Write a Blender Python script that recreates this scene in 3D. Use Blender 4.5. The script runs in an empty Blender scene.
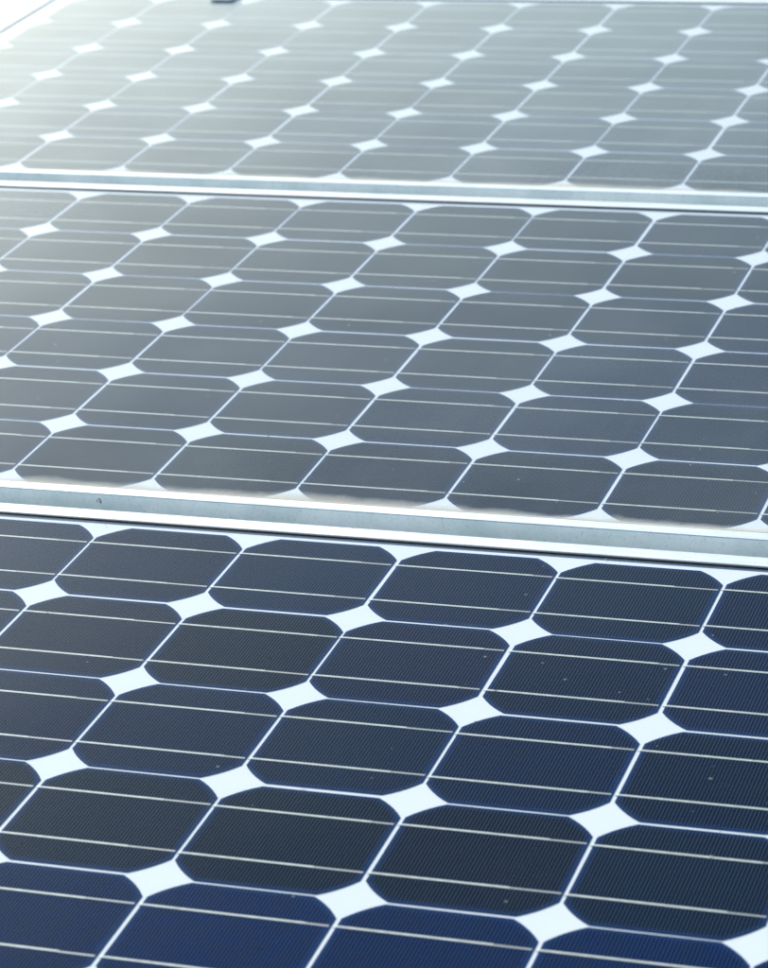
import bpy, math, random
from mathutils import Matrix, Vector, Euler

random.seed(7)
scene = bpy.context.scene
COL = scene.collection
R = math.radians

# ---------------------------------------------------------------- camera, light
TILT = R(-4)                                   # pitch of the roof the panels lie on
W = Matrix.Translation((0, 0, 2.0)) @ Matrix.Rotation(TILT, 4, 'X')   # roof plane -> world

cam = bpy.data.cameras.new('camera')
cam_o = bpy.data.objects.new('camera', cam)
COL.objects.link(cam_o)
cam_local = Matrix(((0.94735704, -0.06305175, 0.3139094, 0.963624231),
                    (0.31308458, 0.38767033, -0.86700044, -2.0005195),
                    (-0.06702746, 0.91963917, 0.38700274, 0.94617142),
                    (0, 0, 0, 1)))
cam_o.matrix_world = W @ cam_local
cam.sensor_fit = 'VERTICAL'
cam.sensor_height = 36.0
cam.lens = 2992.5 / 968 * 36.0
cam.clip_start = 0.05
cam.clip_end = 500
cam.dof.use_dof = True
cam.dof.focus_distance = 2.27
cam.dof.aperture_fstop = 13.5
scene.camera = cam_o

SUN_AZ, SUN_EL = R(-44), R(18)                 # azimuth from +Y (negative = left), elevation
sun_dir = Vector((math.sin(SUN_AZ) * math.cos(SUN_EL), math.cos(SUN_AZ) * math.cos(SUN_EL), math.sin(SUN_EL)))
world = bpy.data.worlds.new('World')
scene.world = world
world.use_nodes = True
wn = world.node_tree
sky = wn.nodes.new('ShaderNodeTexSky')
sky.sky_type = 'NISHITA'
sky.sun_disc = False
sky.sun_elevation = SUN_EL
sky.sun_rotation = SUN_AZ
sky.air_density = 1.0
sky.dust_density = 0.8
sky.ozone_density = 2.0
bg = wn.nodes['Background']
bg.inputs['Strength'].default_value = 0.085
wn.links.new(sky.outputs['Color'], bg.inputs['Color'])

sl = bpy.data.lights.new('sun', 'SUN')
sl.energy = 5.0
sl.angle = R(0.53)
sl.color = (0.965, 0.99, 1.0)
sun_o = bpy.data.objects.new('sun', sl)
COL.objects.link(sun_o)
sun_o.rotation_euler = (-sun_dir).to_track_quat('-Z', 'Y').to_euler()
sun_o.location = (-3, 4, 8)

vs = scene.view_settings
vs.view_transform = 'Standard'
vs.look = 'None'
vs.gamma = 1
vs.use_curve_mapping = False
vs.exposure = 0.9


# ---------------------------------------------------------------- materials
class NT:
    def __init__(s, name):
        s.m = bpy.data.materials.new(name)
        s.m.use_nodes = True
        s.t = s.m.node_tree
        s.t.nodes.clear()
        s.out = s.t.nodes.new('ShaderNodeOutputMaterial')

    def n(s, kind, **kw):
        nd = s.t.nodes.new('ShaderNode' + kind)
        for k, v in kw.items():
            if k.startswith('_'):
                setattr(nd, k[1:], v)
            else:
                s.set(nd.inputs[k.replace('__', ' ')], v)
        return nd

    def set(s, sock, v):
        if isinstance(v, bpy.types.NodeSocket):
            s.t.links.new(v, sock)
        elif isinstance(v, bpy.types.Node):
            s.t.links.new(v.outputs[0], sock)
        else:
            sock.default_value = v

    def math(s, op, a, b=None, c=None, clamp=False):
        nd = s.t.nodes.new('ShaderNodeMath')
        nd.operation = op
        nd.use_clamp = clamp
        for i, v in enumerate((a, b, c)):
            if v is not None:
                s.set(nd.inputs[i], v)
        return nd.outputs[0]

    def ramp(s, v, lo, hi, a=0.0, b=1.0, smooth=True):
        nd = s.t.nodes.new('ShaderNodeMapRange')
        nd.interpolation_type = 'SMOOTHSTEP' if smooth else 'LINEAR'
        s.set(nd.inputs[0], v)
        for i, q in zip((1, 2, 3, 4), (lo, hi, a, b)):
            s.set(nd.inputs[i], q)
        return nd.outputs[0]

    def mixc(s, f, a, b):
        nd = s.t.nodes.new('ShaderNodeMix')
        nd.data_type = 'RGBA'
        s.set(nd.inputs[0], f)
        s.set(nd.inputs[6], a)
        s.set(nd.inputs[7], b)
        return nd.outputs[2]

    def noise(s, vec, scale, detail=3, rough=0.55):
        nd = s.n('TexNoise', Scale=scale, Detail=detail, Roughness=rough)
        s.set(nd.inputs['Vector'], vec)
        return nd.outputs['Fac']

    def obj(s):
        return s.n('TexCoord').outputs['Object']

    def done(s, sh):
        s.set(s.out.inputs['Surface'], sh)
        return s.m


def c(*v):
    return (*v, 1.0)


PITCH, CELL, RAD = 0.1275, 0.1243, 0.0743
NC, NR = 12, 6
LW, LH = NC * PITCH, NR * PITCH                # size of the cell field
BASE = 0.031                                   # cell plane above the underside of the frame
TOP_IN, TOP_OUT = 0.0091, 0.0260
BOT_IN, BOT_OUT = -LH - 0.0052, -LH - 0.0195
SIDE_IN, SIDE_OUT = 0.0275, 0.0465
GLASS_TOP, LIP = 0.0010, 0.0021
STEP = 0.8412                                  # panel to panel, up the slope


def mat_cell():
    g = NT('silicon_cell')
    o = g.obj()
    col = g.n('ObjectInfo').outputs['Color']
    sep = g.n('SeparateXYZ', Vector=o)
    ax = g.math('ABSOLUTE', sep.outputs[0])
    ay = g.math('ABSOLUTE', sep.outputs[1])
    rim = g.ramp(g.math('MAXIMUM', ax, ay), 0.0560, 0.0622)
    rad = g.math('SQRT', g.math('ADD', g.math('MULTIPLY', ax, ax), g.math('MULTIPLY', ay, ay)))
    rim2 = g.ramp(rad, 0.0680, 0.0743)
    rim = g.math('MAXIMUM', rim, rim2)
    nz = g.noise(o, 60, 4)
    col = g.mixc(g.math('MULTIPLY', rim, 0.75), col, c(0.008, 0.046, 0.16))  # bluer coating at the edges, with the white gaps' blue glow painted in
    col = g.mixc(g.ramp(nz, 0.3, 0.75, 0, 0.35), col, c(0.012, 0.012, 0.016))
    b = g.n('BsdfPrincipled', Base__Color=col, Roughness=0.42)
    b.inputs['Specular IOR Level'].default_value = 0.0
    return g.done(b)


def mat_finger():
    g = NT('silver_print')
    b = g.n('BsdfPrincipled', Base__Color=c(0.038, 0.072, 0.126), Roughness=0.6)
    b.inputs['Specular IOR Level'].default_value = 0.0
    return g.done(b)


def mat_ribbon():
    g = NT('tinned_ribbon')
    o = g.obj()
    nz = g.noise(o, 140, 3)
    col = g.mixc(g.ramp(nz, 0.3, 0.7), c(0.52, 0.54, 0.49), c(0.66, 0.68, 0.62))
    b = g.n('BsdfPrincipled', Base__Color=col, Roughness=0.5)
    b.inputs['Specular IOR Level'].default_value = 0.1
    return g.done(b)


def mat_backsheet():
    g = NT('white_backsheet')
    o = g.obj()
    col = g.mixc(g.noise(o, 9, 3), c(0.77, 0.79, 0.80), c(0.81, 0.83, 0.84))
    b = g.n('BsdfPrincipled', Base__Color=col, Roughness=0.6)
    b.inputs['Specular IOR Level'].default_value = 0.0
    return g.done(b)


def mat_glass(dirt, edge_amt):
    g = NT('dusty_glass')
    o = g.obj()
    sep = g.n('SeparateXYZ', Vector=o)
    y = sep.outputs[1]
    # dirt washed down against the lower lip
    d = g.math('SUBTRACT', y, BOT_IN + LH / 2)
    wob = g.noise(o, 14, 4)
    fine = g.noise(o, 260, 3, 0.6)
    reach = g.ramp(wob, 0.32, 0.68, 0.009, 0.027, False)
    edge = g.math('SUBTRACT', 1.0, g.math('DIVIDE', d, reach), clamp=True)
    edge = g.math('POWER', edge, 1.15, clamp=True)
    edge = g.math('MULTIPLY', edge, g.ramp(fine, 0.2, 0.8, 0.90, 1.02), clamp=True)
    # thin film of dust, blotchy
    blot = g.noise(o, 5.5, 5, 0.6)
    grain = g.noise(o, 900, 2, 0.5)
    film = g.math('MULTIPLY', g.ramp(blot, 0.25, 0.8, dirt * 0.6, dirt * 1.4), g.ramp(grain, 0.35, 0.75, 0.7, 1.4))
    # run marks down the slope and faint wiped smears
    mp = g.n('Mapping', Vector=o)
    mp.inputs['Scale'].default_value = (60.0, 3.0, 1.0)
    runs = g.ramp(g.noise(mp.outputs[0], 1.0, 4, 0.65), 0.50, 0.72, 0.0, 0.12)
    mp2 = g.n('Mapping', Vector=o)
    mp2.inputs['Rotation'].default_value = (0, 0, 0.6)
    mp2.inputs['Scale'].default_value = (9.0, 40.0, 1.0)
    smear = g.ramp(g.noise(mp2.outputs[0], 1.0, 5, 0.7), 0.52, 0.75, 0.0, 0.16)
    film = g.math('MULTIPLY', film, g.math('ADD', 0.94, g.math('ADD', runs, smear)))
    # specks
    vor = g.n('TexVoronoi', _voronoi_dimensions='2D', Scale=46.0, Randomness=1.0)
    g.set(vor.inputs['Vector'], o)
    sepc = g.n('SeparateColor', Color=vor.outputs['Color'])
    size = g.ramp(sepc.outputs[0], 0.91, 1.0, 0.025, 0.085, False)
    dist = g.math('ADD', vor.outputs['Distance'], g.math('MULTIPLY', g.math('SUBTRACT', fine, 0.5), 0.09))
    speck = g.ramp(g.math('DIVIDE', dist, g.math('ADD', size, 0.0001)), 0.45, 1.0, 0.42, 0.0)
    speck = g.math('MULTIPLY', speck, g.math('GREATER_THAN', sepc.outputs[0], 0.91))
    light = g.math('GREATER_THAN', sepc.outputs[1], 0.45)
    spcol = g.mixc(light, c(0.012, 0.012, 0.012), c(0.36, 0.37, 0.31))
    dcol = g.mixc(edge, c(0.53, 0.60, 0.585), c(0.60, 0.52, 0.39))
    clear = g.n('BsdfTransparent', Color=c(0.955, 0.967, 0.97))
    dust = g.n('BsdfDiffuse', Color=dcol)
    spk = g.n('BsdfDiffuse', Color=spcol)
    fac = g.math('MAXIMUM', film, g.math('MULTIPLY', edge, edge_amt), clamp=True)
    m1 = g.n('MixShader', Fac=fac)
    g.set(m1.inputs[1], clear)
    g.set(m1.inputs[2], dust)
    m2 = g.n('MixShader', Fac=speck)
    g.set(m2.inputs[1], m1)
    g.set(m2.inputs[2], spk)
    # reflection: Schlick on the facing ratio (valid from both sides of the sheet)
    lw = g.n('LayerWeight', Blend=0.5)
    fr = g.math('MULTIPLY_ADD', g.math('POWER', lw.outputs['Facing'], 8.2), 3.6, 0.0, clamp=True)
    fr = g.math('MULTIPLY', fr, g.math('MULTIPLY_ADD', edge, -0.7, 1.0))
    gl = g.n('BsdfGlossy', Color=c(0.90, 0.985, 0.965), Roughness=g.ramp(blot, 0.2, 0.8, 0.29, 0.33))
    m3 = g.n('MixShader', Fac=fr)
    g.set(m3.inputs[1], m2)
    g.set(m3.inputs[2], gl)
    return g.done(m3)


def mat_clear():
    g = NT('glass_underside')
    return g.done(g.n('BsdfTransparent', Color=c(0.99, 0.995, 0.99)))


def mat_frame():
    g = NT('anodised_aluminium')
    o = g.obj()
    mp = g.n('Mapping', Vector=o)
    mp.inputs['Scale'].default_value = (1.0, 6.0, 1.0)
    blot = g.noise(mp.outputs[0], 26, 5, 0.65)
    fine = g.noise(o, 420, 4, 0.6)
    col = g.mixc(g.ramp(blot, 0.35, 0.75), c(0.76, 0.81, 0.81), c(0.60, 0.68, 0.68))
    col = g.mixc(g.ramp(fine, 0.52, 0.78, 0, 0.6), col, c(0.34, 0.40, 0.38))
    b = g.n('BsdfPrincipled', Base__Color=col, Roughness=0.42, Metallic=0.35)
    bump = g.n('Bump', Strength=0.15, Distance=0.0006)
    g.set(bump.inputs['Height'], fine)
    g.set(b.inputs['Normal'], bump)
    return g.done(b)


def mat_plain(name, col, rough=0.6, metal=0.0, var=0.15, scale=30):
    g = NT(name)
    nz = g.noise(g.obj(), scale, 4)
    dark = tuple(v * (1 - var) for v in col)
    col = g.mixc(nz, c(*dark), c(*col))
    return g.done(g.n('BsdfPrincipled', Base__Color=col, Roughness=rough, Metallic=metal))


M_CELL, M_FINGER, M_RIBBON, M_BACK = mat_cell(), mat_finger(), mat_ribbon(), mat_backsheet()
M_CLEAR, M_FRAME = mat_clear(), mat_frame()
M_ROOF = mat_plain('pale_roof_sheet', (0.55, 0.57, 0.58), 0.6, 0.0, 0.2, 4)
M_SEAL = mat_plain('black_sealant', (0.006, 0.006, 0.006), 0.9)
M_CLAMP = mat_plain('dull_clamp_metal', (0.62, 0.68, 0.70), 0.5, 0.0)
M_BUS = mat_plain('silver_bus_bar', (0.36, 0.38, 0.36), 0.6, 0.0, 0.2, 300)
M_STAIN = mat_plain('grime', (0.20, 0.23, 0.22), 0.8, 0, 0.5, 900)
M_BOLT = mat_plain('steel_bolt', (0.35, 0.35, 0.36), 0.35, 0.9)


# ---------------------------------------------------------------- mesh helpers
def mesh(name, verts, faces, mats, fmat=None):
    me = bpy.data.meshes.new(name)
    me.from_pydata(verts, [], faces)
    for m in mats:
        me.materials.append(m)
    if fmat:
        for p, i in zip(me.polygons, fmat):
            p.material_index = i
    me.update()
    return me


def link(name, me, parent=None, loc=(0, 0, 0), rz=0.0):
    o = bpy.data.objects.new(name, me)
    COL.objects.link(o)
    o.parent = parent
    o.location = loc
    if rz:
        o.rotation_euler = (0, 0, rz)
    return o


def box_geo(x0, x1, y0, y1, z0, z1):
    v = [(x, y, z) for z in (z0, z1) for x, y in ((x0, y0), (x1, y0), (x1, y1), (x0, y1))]
    f = [(3, 2, 1, 0), (4, 5, 6, 7), (0, 1, 5, 4), (1, 2, 6, 5), (2, 3, 7, 6), (3, 0, 4, 7)]
    return v, f


def prism(poly, z0, z1):
    n = len(poly)
    v = [(x, y, z0) for x, y in poly] + [(x, y, z1) for x, y in poly]
    f = [tuple(range(n - 1, -1, -1)), tuple(range(n, 2 * n))]
    f += [(i, (i + 1) % n, n + (i + 1) % n, n + i) for i in range(n)]
    return v, f


def cell_outline(h=CELL / 2, r=RAD, seg=5):
    a0 = math.acos(h / r)
    pts = []
    for q in range(4):
        for i in range(seg + 1):
            a = a0 + (math.pi / 2 - 2 * a0) * i / seg + q * math.pi / 2
            pts.append((r * math.cos(a), r * math.sin(a)))
    return pts


# one of each repeated piece; copies share the mesh
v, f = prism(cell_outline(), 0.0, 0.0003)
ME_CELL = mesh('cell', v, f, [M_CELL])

BUS = 0.0310
fv, ff = [], []


def add(geo):
    k = len(fv)
    fv.extend(geo[0])
    ff.extend(tuple(i + k for i in q) for q in geo[1])


NF = 51
h = CELL / 2 - 0.0012
for i in range(NF):
    x = -h + 0.0006 + (2 * h - 0.0012) * i / (NF - 1)
    yy = min(h, math.sqrt((RAD - 0.0012) ** 2 - x * x))
    add(box_geo(x - 0.00025, x + 0.00025, -yy, yy, 0.0003, 0.00034))
for s in (-1, 1):                                # silver bus bars under the ribbons
    add(box_geo(-h, h, s * BUS - 0.0009, s * BUS + 0.0009, 0.00032, 0.00037))
oo, ii = cell_outline(h, RAD - 0.0011), cell_outline(h - 0.0002, RAD - 0.00145)
n = len(oo)
k = len(fv)
fv.extend([(x, y, 0.00035) for x, y in oo] + [(x, y, 0.00035) for x, y in ii])
for q in range(4):                               # thin printed line round each clipped corner
    for i in range(5):
        a = q * 6 + i
        ff.append((k + a, k + a + 1, k + n + a + 1, k + n + a))
ME_FINGER = mesh('finger_grid', fv, ff, [M_FINGER, M_BUS], [1 if NF * 6 <= i < NF * 6 + 12 else 0 for i in range(len(ff))])


def ribbon_mesh(x0, x1):
    # soldered flat on the cell, dips through the gap to the next cell on its left
    y0, y1 = -0.00105, 0.00105
    prof = [(x0, 0.0001), (x0 + 0.0011, 0.00025), (x0 + 0.0022, 0.0005), (x1 - 0.0006, 0.0005), (x1, 0.0004)]
    vv, fc = [], []
    for x, z in prof:
        vv += [(x, y0, z - 0.0002), (x, y1, z - 0.0002), (x, y1, z), (x, y0, z)]
    for i in range(len(prof) - 1):
        a, b = i * 4, i * 4 + 4
        for e in range(4):
            fc.append((a + e, a + (e + 1) % 4, b + (e + 1) % 4, b + e))
    fc += [(3, 2, 1, 0), tuple(len(vv) - 4 + e for e in range(4))]
    return mesh('ribbon', vv, fc, [M_RIBBON])


ME_RIBBON = [ribbon_mesh(-CELL / 2 - 0.0022, CELL / 2 - 0.016 - 0.009 * q) for q in range(3)]

cx, cy = LW / 2, -LH / 2


def rel(x, y, z):
    return (x - cx, y - cy, z + BASE)


v, f = box_geo(-SIDE_IN - 0.010 - cx, LW + SIDE_IN + 0.010 - cx, BOT_IN - 0.008 - cy, TOP_IN + 0.008 - cy, BASE - 0.0006, BASE - 0.0001)
ME_BACK = mesh('backsheet', v, f, [M_BACK])
v, f = box_geo(-SIDE_IN - 0.010 - cx, LW + SIDE_IN + 0.010 - cx, BOT_IN - 0.008 - cy, TOP_IN + 0.008 - cy, BASE + 0.0007, BASE + GLASS_TOP)
ME_GLASS = {}
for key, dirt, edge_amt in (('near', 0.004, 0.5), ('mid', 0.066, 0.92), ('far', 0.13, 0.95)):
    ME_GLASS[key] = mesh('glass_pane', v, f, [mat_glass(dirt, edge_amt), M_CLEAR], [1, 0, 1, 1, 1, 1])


def rail_mesh(A, B, inward, w, wa, wb):
    """Frame rail from corner A to corner B, its profile swept with mitred ends."""
    t = 0.0021
    top = BASE + LIP
    prof = [(0, 0.0), (0, top - 0.0007), (0.0002, top - 0.0003), (0.0007, top), (w - 0.0010, top),
            (w - 0.0003, top - 0.0003), (w, top - 0.0007), (w, BASE + GLASS_TOP + 0.0001), (t, BASE + GLASS_TOP + 0.0001), (t, 0.0)]
    A, B, inward = Vector(A), Vector(B), Vector(inward)
    d = (B - A).normalized()
    vv, fc = [], []
    for P, s, ww in ((A, 1, wa), (B, -1, wb)):
        for q, z in prof:
            p = P + inward * q + d * s * (q * ww / w + 0.00012)
            vv.append((p.x, p.y, z))
    n = len(prof)
    flip = d.cross(Vector((inward.x, inward.y, 0))).z < 0 if len(d) == 3 else (d.x * inward.y - d.y * inward.x) < 0
    for i in range(n):
        j = (i + 1) % n
        q = (i, j, n + j, n + i)
        fc.append(q[::-1] if flip else q)
    fc += [tuple(range(n)), tuple(range(2 * n - 1, n - 1, -1))]
    me = mesh('frame_rail', vv, fc, [M_FRAME])
    return me


X0, X1 = -SIDE_OUT - cx, LW + SIDE_OUT - cx
Y0, Y1 = BOT_OUT - cy, TOP_OUT - cy
wS, wT, wB = SIDE_OUT - SIDE_IN, TOP_OUT - TOP_IN, BOT_IN - BOT_OUT
ME_RAILS = [rail_mesh((X0, Y0), (X1, Y0), (0, 1), wB, wS, wS),
            rail_mesh((X0, Y1), (X1, Y1), (0, -1), wT, wS, wS),
            rail_mesh((X0, Y0), (X0, Y1), (1, 0), wS, wB, wT),
            rail_mesh((X1, Y0), (X1, Y1), (-1, 0), wS, wB, wT)]

# black bead of sealant between pane and lip (four short bars in one closed ring)
sv, sf = [], []
for a in ((X0 + wS - 0.002, X1 - wS + 0.002, Y0 + wB - 0.004, Y0 + wB + 0.0004),
          (X0 + wS - 0.002, X1 - wS + 0.002, Y1 - wT - 0.0016, Y1 - wT + 0.004),
          (X0 + wS - 0.004, X0 + wS + 0.0006, Y0 + wB + 0.0006, Y1 - wT - 0.0018),
          (X1 - wS - 0.0006, X1 - wS + 0.004, Y0 + wB + 0.0006, Y1 - wT - 0.0008)):
    g = box_geo(*a, BASE + GLASS_TOP + 0.00002, BASE + LIP - 0.00035)
    k = len(sv)
    sv += g[0]
    sf += [tuple(i + k for i in q) for q in g[1]]
ME_SEAL = mesh('sealant', sv, sf, [M_SEAL])

# ---------------------------------------------------------------- setting: the roof under the panels
rv = [W @ Vector((x, y, -BASE - 0.0006)) for x, y in ((-6, -5), (6, -5), (6, 4), (-6, 4))]
rv += [p - Vector((0, 0, 0.12)) for p in rv]
roof = link('roof', mesh('roof', rv, [(0, 1, 2, 3), (7, 6, 5, 4), (0, 4, 5, 1), (1, 5, 6, 2), (2, 6, 7, 3), (3, 7, 4, 0)], [M_ROOF]))
roof['kind'] = 'structure'

# ---------------------------------------------------------------- panels
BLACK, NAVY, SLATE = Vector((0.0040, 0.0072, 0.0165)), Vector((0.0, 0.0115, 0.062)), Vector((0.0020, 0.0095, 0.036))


def make_panel(u0, v0, label, rows, pane):
    root = bpy.data.objects.new('solar_panel', None)
    COL.objects.link(root)
    root.empty_display_size = 0.1
    root.matrix_world = W @ Matrix.Translation((u0 + cx, v0 + cy, -BASE))
    root['label'] = label
    root['category'] = 'solar panel'
    root['group'] = 'framed solar panels laid out on the roof'
    link('backsheet', ME_BACK, root)
    link('glass_pane', ME_GLASS[pane], root)
    rails = [link('frame_rail', me, root) for me in ME_RAILS]
    link('sealant', ME_SEAL, root)
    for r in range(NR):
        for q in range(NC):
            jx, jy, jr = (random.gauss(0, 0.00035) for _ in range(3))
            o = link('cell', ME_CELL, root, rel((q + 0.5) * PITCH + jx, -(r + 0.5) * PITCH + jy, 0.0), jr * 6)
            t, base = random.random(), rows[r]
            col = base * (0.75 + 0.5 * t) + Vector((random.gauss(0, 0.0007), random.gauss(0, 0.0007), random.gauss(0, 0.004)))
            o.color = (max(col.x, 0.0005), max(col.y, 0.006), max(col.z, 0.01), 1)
            fg = link('finger_grid', ME_FINGER, o)
            fg['kind'] = 'stuff'
            for s in (-1, 1):
                link('ribbon', random.choice(ME_RIBBON), o, (0, s * BUS + random.gauss(0, 0.00015), 0))
    return root, rails


mixv = lambda a, b, t: a.lerp(b, t)
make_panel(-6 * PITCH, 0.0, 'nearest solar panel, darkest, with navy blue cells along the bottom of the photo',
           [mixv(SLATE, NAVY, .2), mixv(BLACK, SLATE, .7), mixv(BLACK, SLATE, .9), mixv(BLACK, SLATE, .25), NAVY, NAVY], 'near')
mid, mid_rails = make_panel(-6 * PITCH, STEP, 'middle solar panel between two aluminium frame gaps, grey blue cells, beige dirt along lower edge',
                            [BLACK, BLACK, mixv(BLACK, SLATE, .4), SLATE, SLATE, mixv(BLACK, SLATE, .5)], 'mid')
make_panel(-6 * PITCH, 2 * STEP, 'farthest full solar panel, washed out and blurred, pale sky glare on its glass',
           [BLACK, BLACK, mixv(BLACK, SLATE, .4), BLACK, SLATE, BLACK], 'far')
make_panel(-6 * PITCH - (LW + 2 * SIDE_OUT + 0.004), 2 * STEP, 'solar panel only just showing as a white corner at the far upper left',
           [BLACK] * 6, 'far')

# ---------------------------------------------------------------- small marks and fittings
# rub mark with a dark nick on the lower rail of the middle panel
px, pz = -0.0306 - (-6 * PITCH) - cx, BASE - 0.0050
vv, fc = [], []
arc = [(-0.0016, -0.0006, .0002), (-0.0021, 0.0008, .0004), (-0.0016, 0.0022, .0005), (-0.0004, 0.0027, .0004), (0.0009, 0.0020, .0003), (0.0019, 0.0006, .0002)]
slit = [(-0.0002, 0.0010, .0002), (0.0003, 0.0003, .0005), (0.0010, -0.0006, .0006), (0.0016, -0.0014, .0002)]
for pts in (arc, slit):
    k = len(vv)
    for x, z, hw in pts:
        vv += [(px + x - hw, Y0 - 0.00012, pz + z - hw), (px + x + hw, Y0 - 0.00012, pz + z + hw)]
    fc += [(k + 2 * q, k + 2 * q + 2, k + 2 * q + 3, k + 2 * q + 1) for q in range(len(pts) - 1)]
link('scuff', mesh('scuff', vv, fc, [M_STAIN]), mid)['label'] = 'dark scuff mark on the lower frame edge'

# clamp holding the far panel's upper rail
cu, cv = -0.546, 2 * STEP + TOP_OUT
root = bpy.data.objects.new('end_clamp', None)
COL.objects.link(root)
root.empty_display_size = 0.03
root.matrix_world = W @ Matrix.Translation((cu, cv, -BASE - 0.0005))
root['label'] = 'small grey clamp holding the upper frame edge of the farthest panel'
root['category'] = 'clamp'
zt = BASE + LIP
prof = [(0.0015, 0), (0.030, 0), (0.030, 0.004), (0.0055, 0.004), (0.0055, zt + 0.0045), (-0.042, zt + 0.0030), (-0.042, zt + 0.0004), (0.0015, zt + 0.0004)]
vv = [(x, y, z) for x in (-0.015, 0.015) for y, z in prof]
n = len(prof)
fc = [(i, (i + 1) % n, n + (i + 1) % n, n + i) for i in range(n)] + [tuple(range(n - 1, -1, -1)), tuple(range(n, 2 * n))]
link('clamp_body', mesh('clamp_body', vv, fc, [M_CLAMP]), root)
v, f = prism([(0.0055 * math.cos(i * math.pi / 3), -0.004 + 0.0055 * math.sin(i * math.pi / 3)) for i in range(6)], zt + 0.0045, zt + 0.0095)
link('bolt', mesh('bolt', v, f, [M_BOLT]), root)
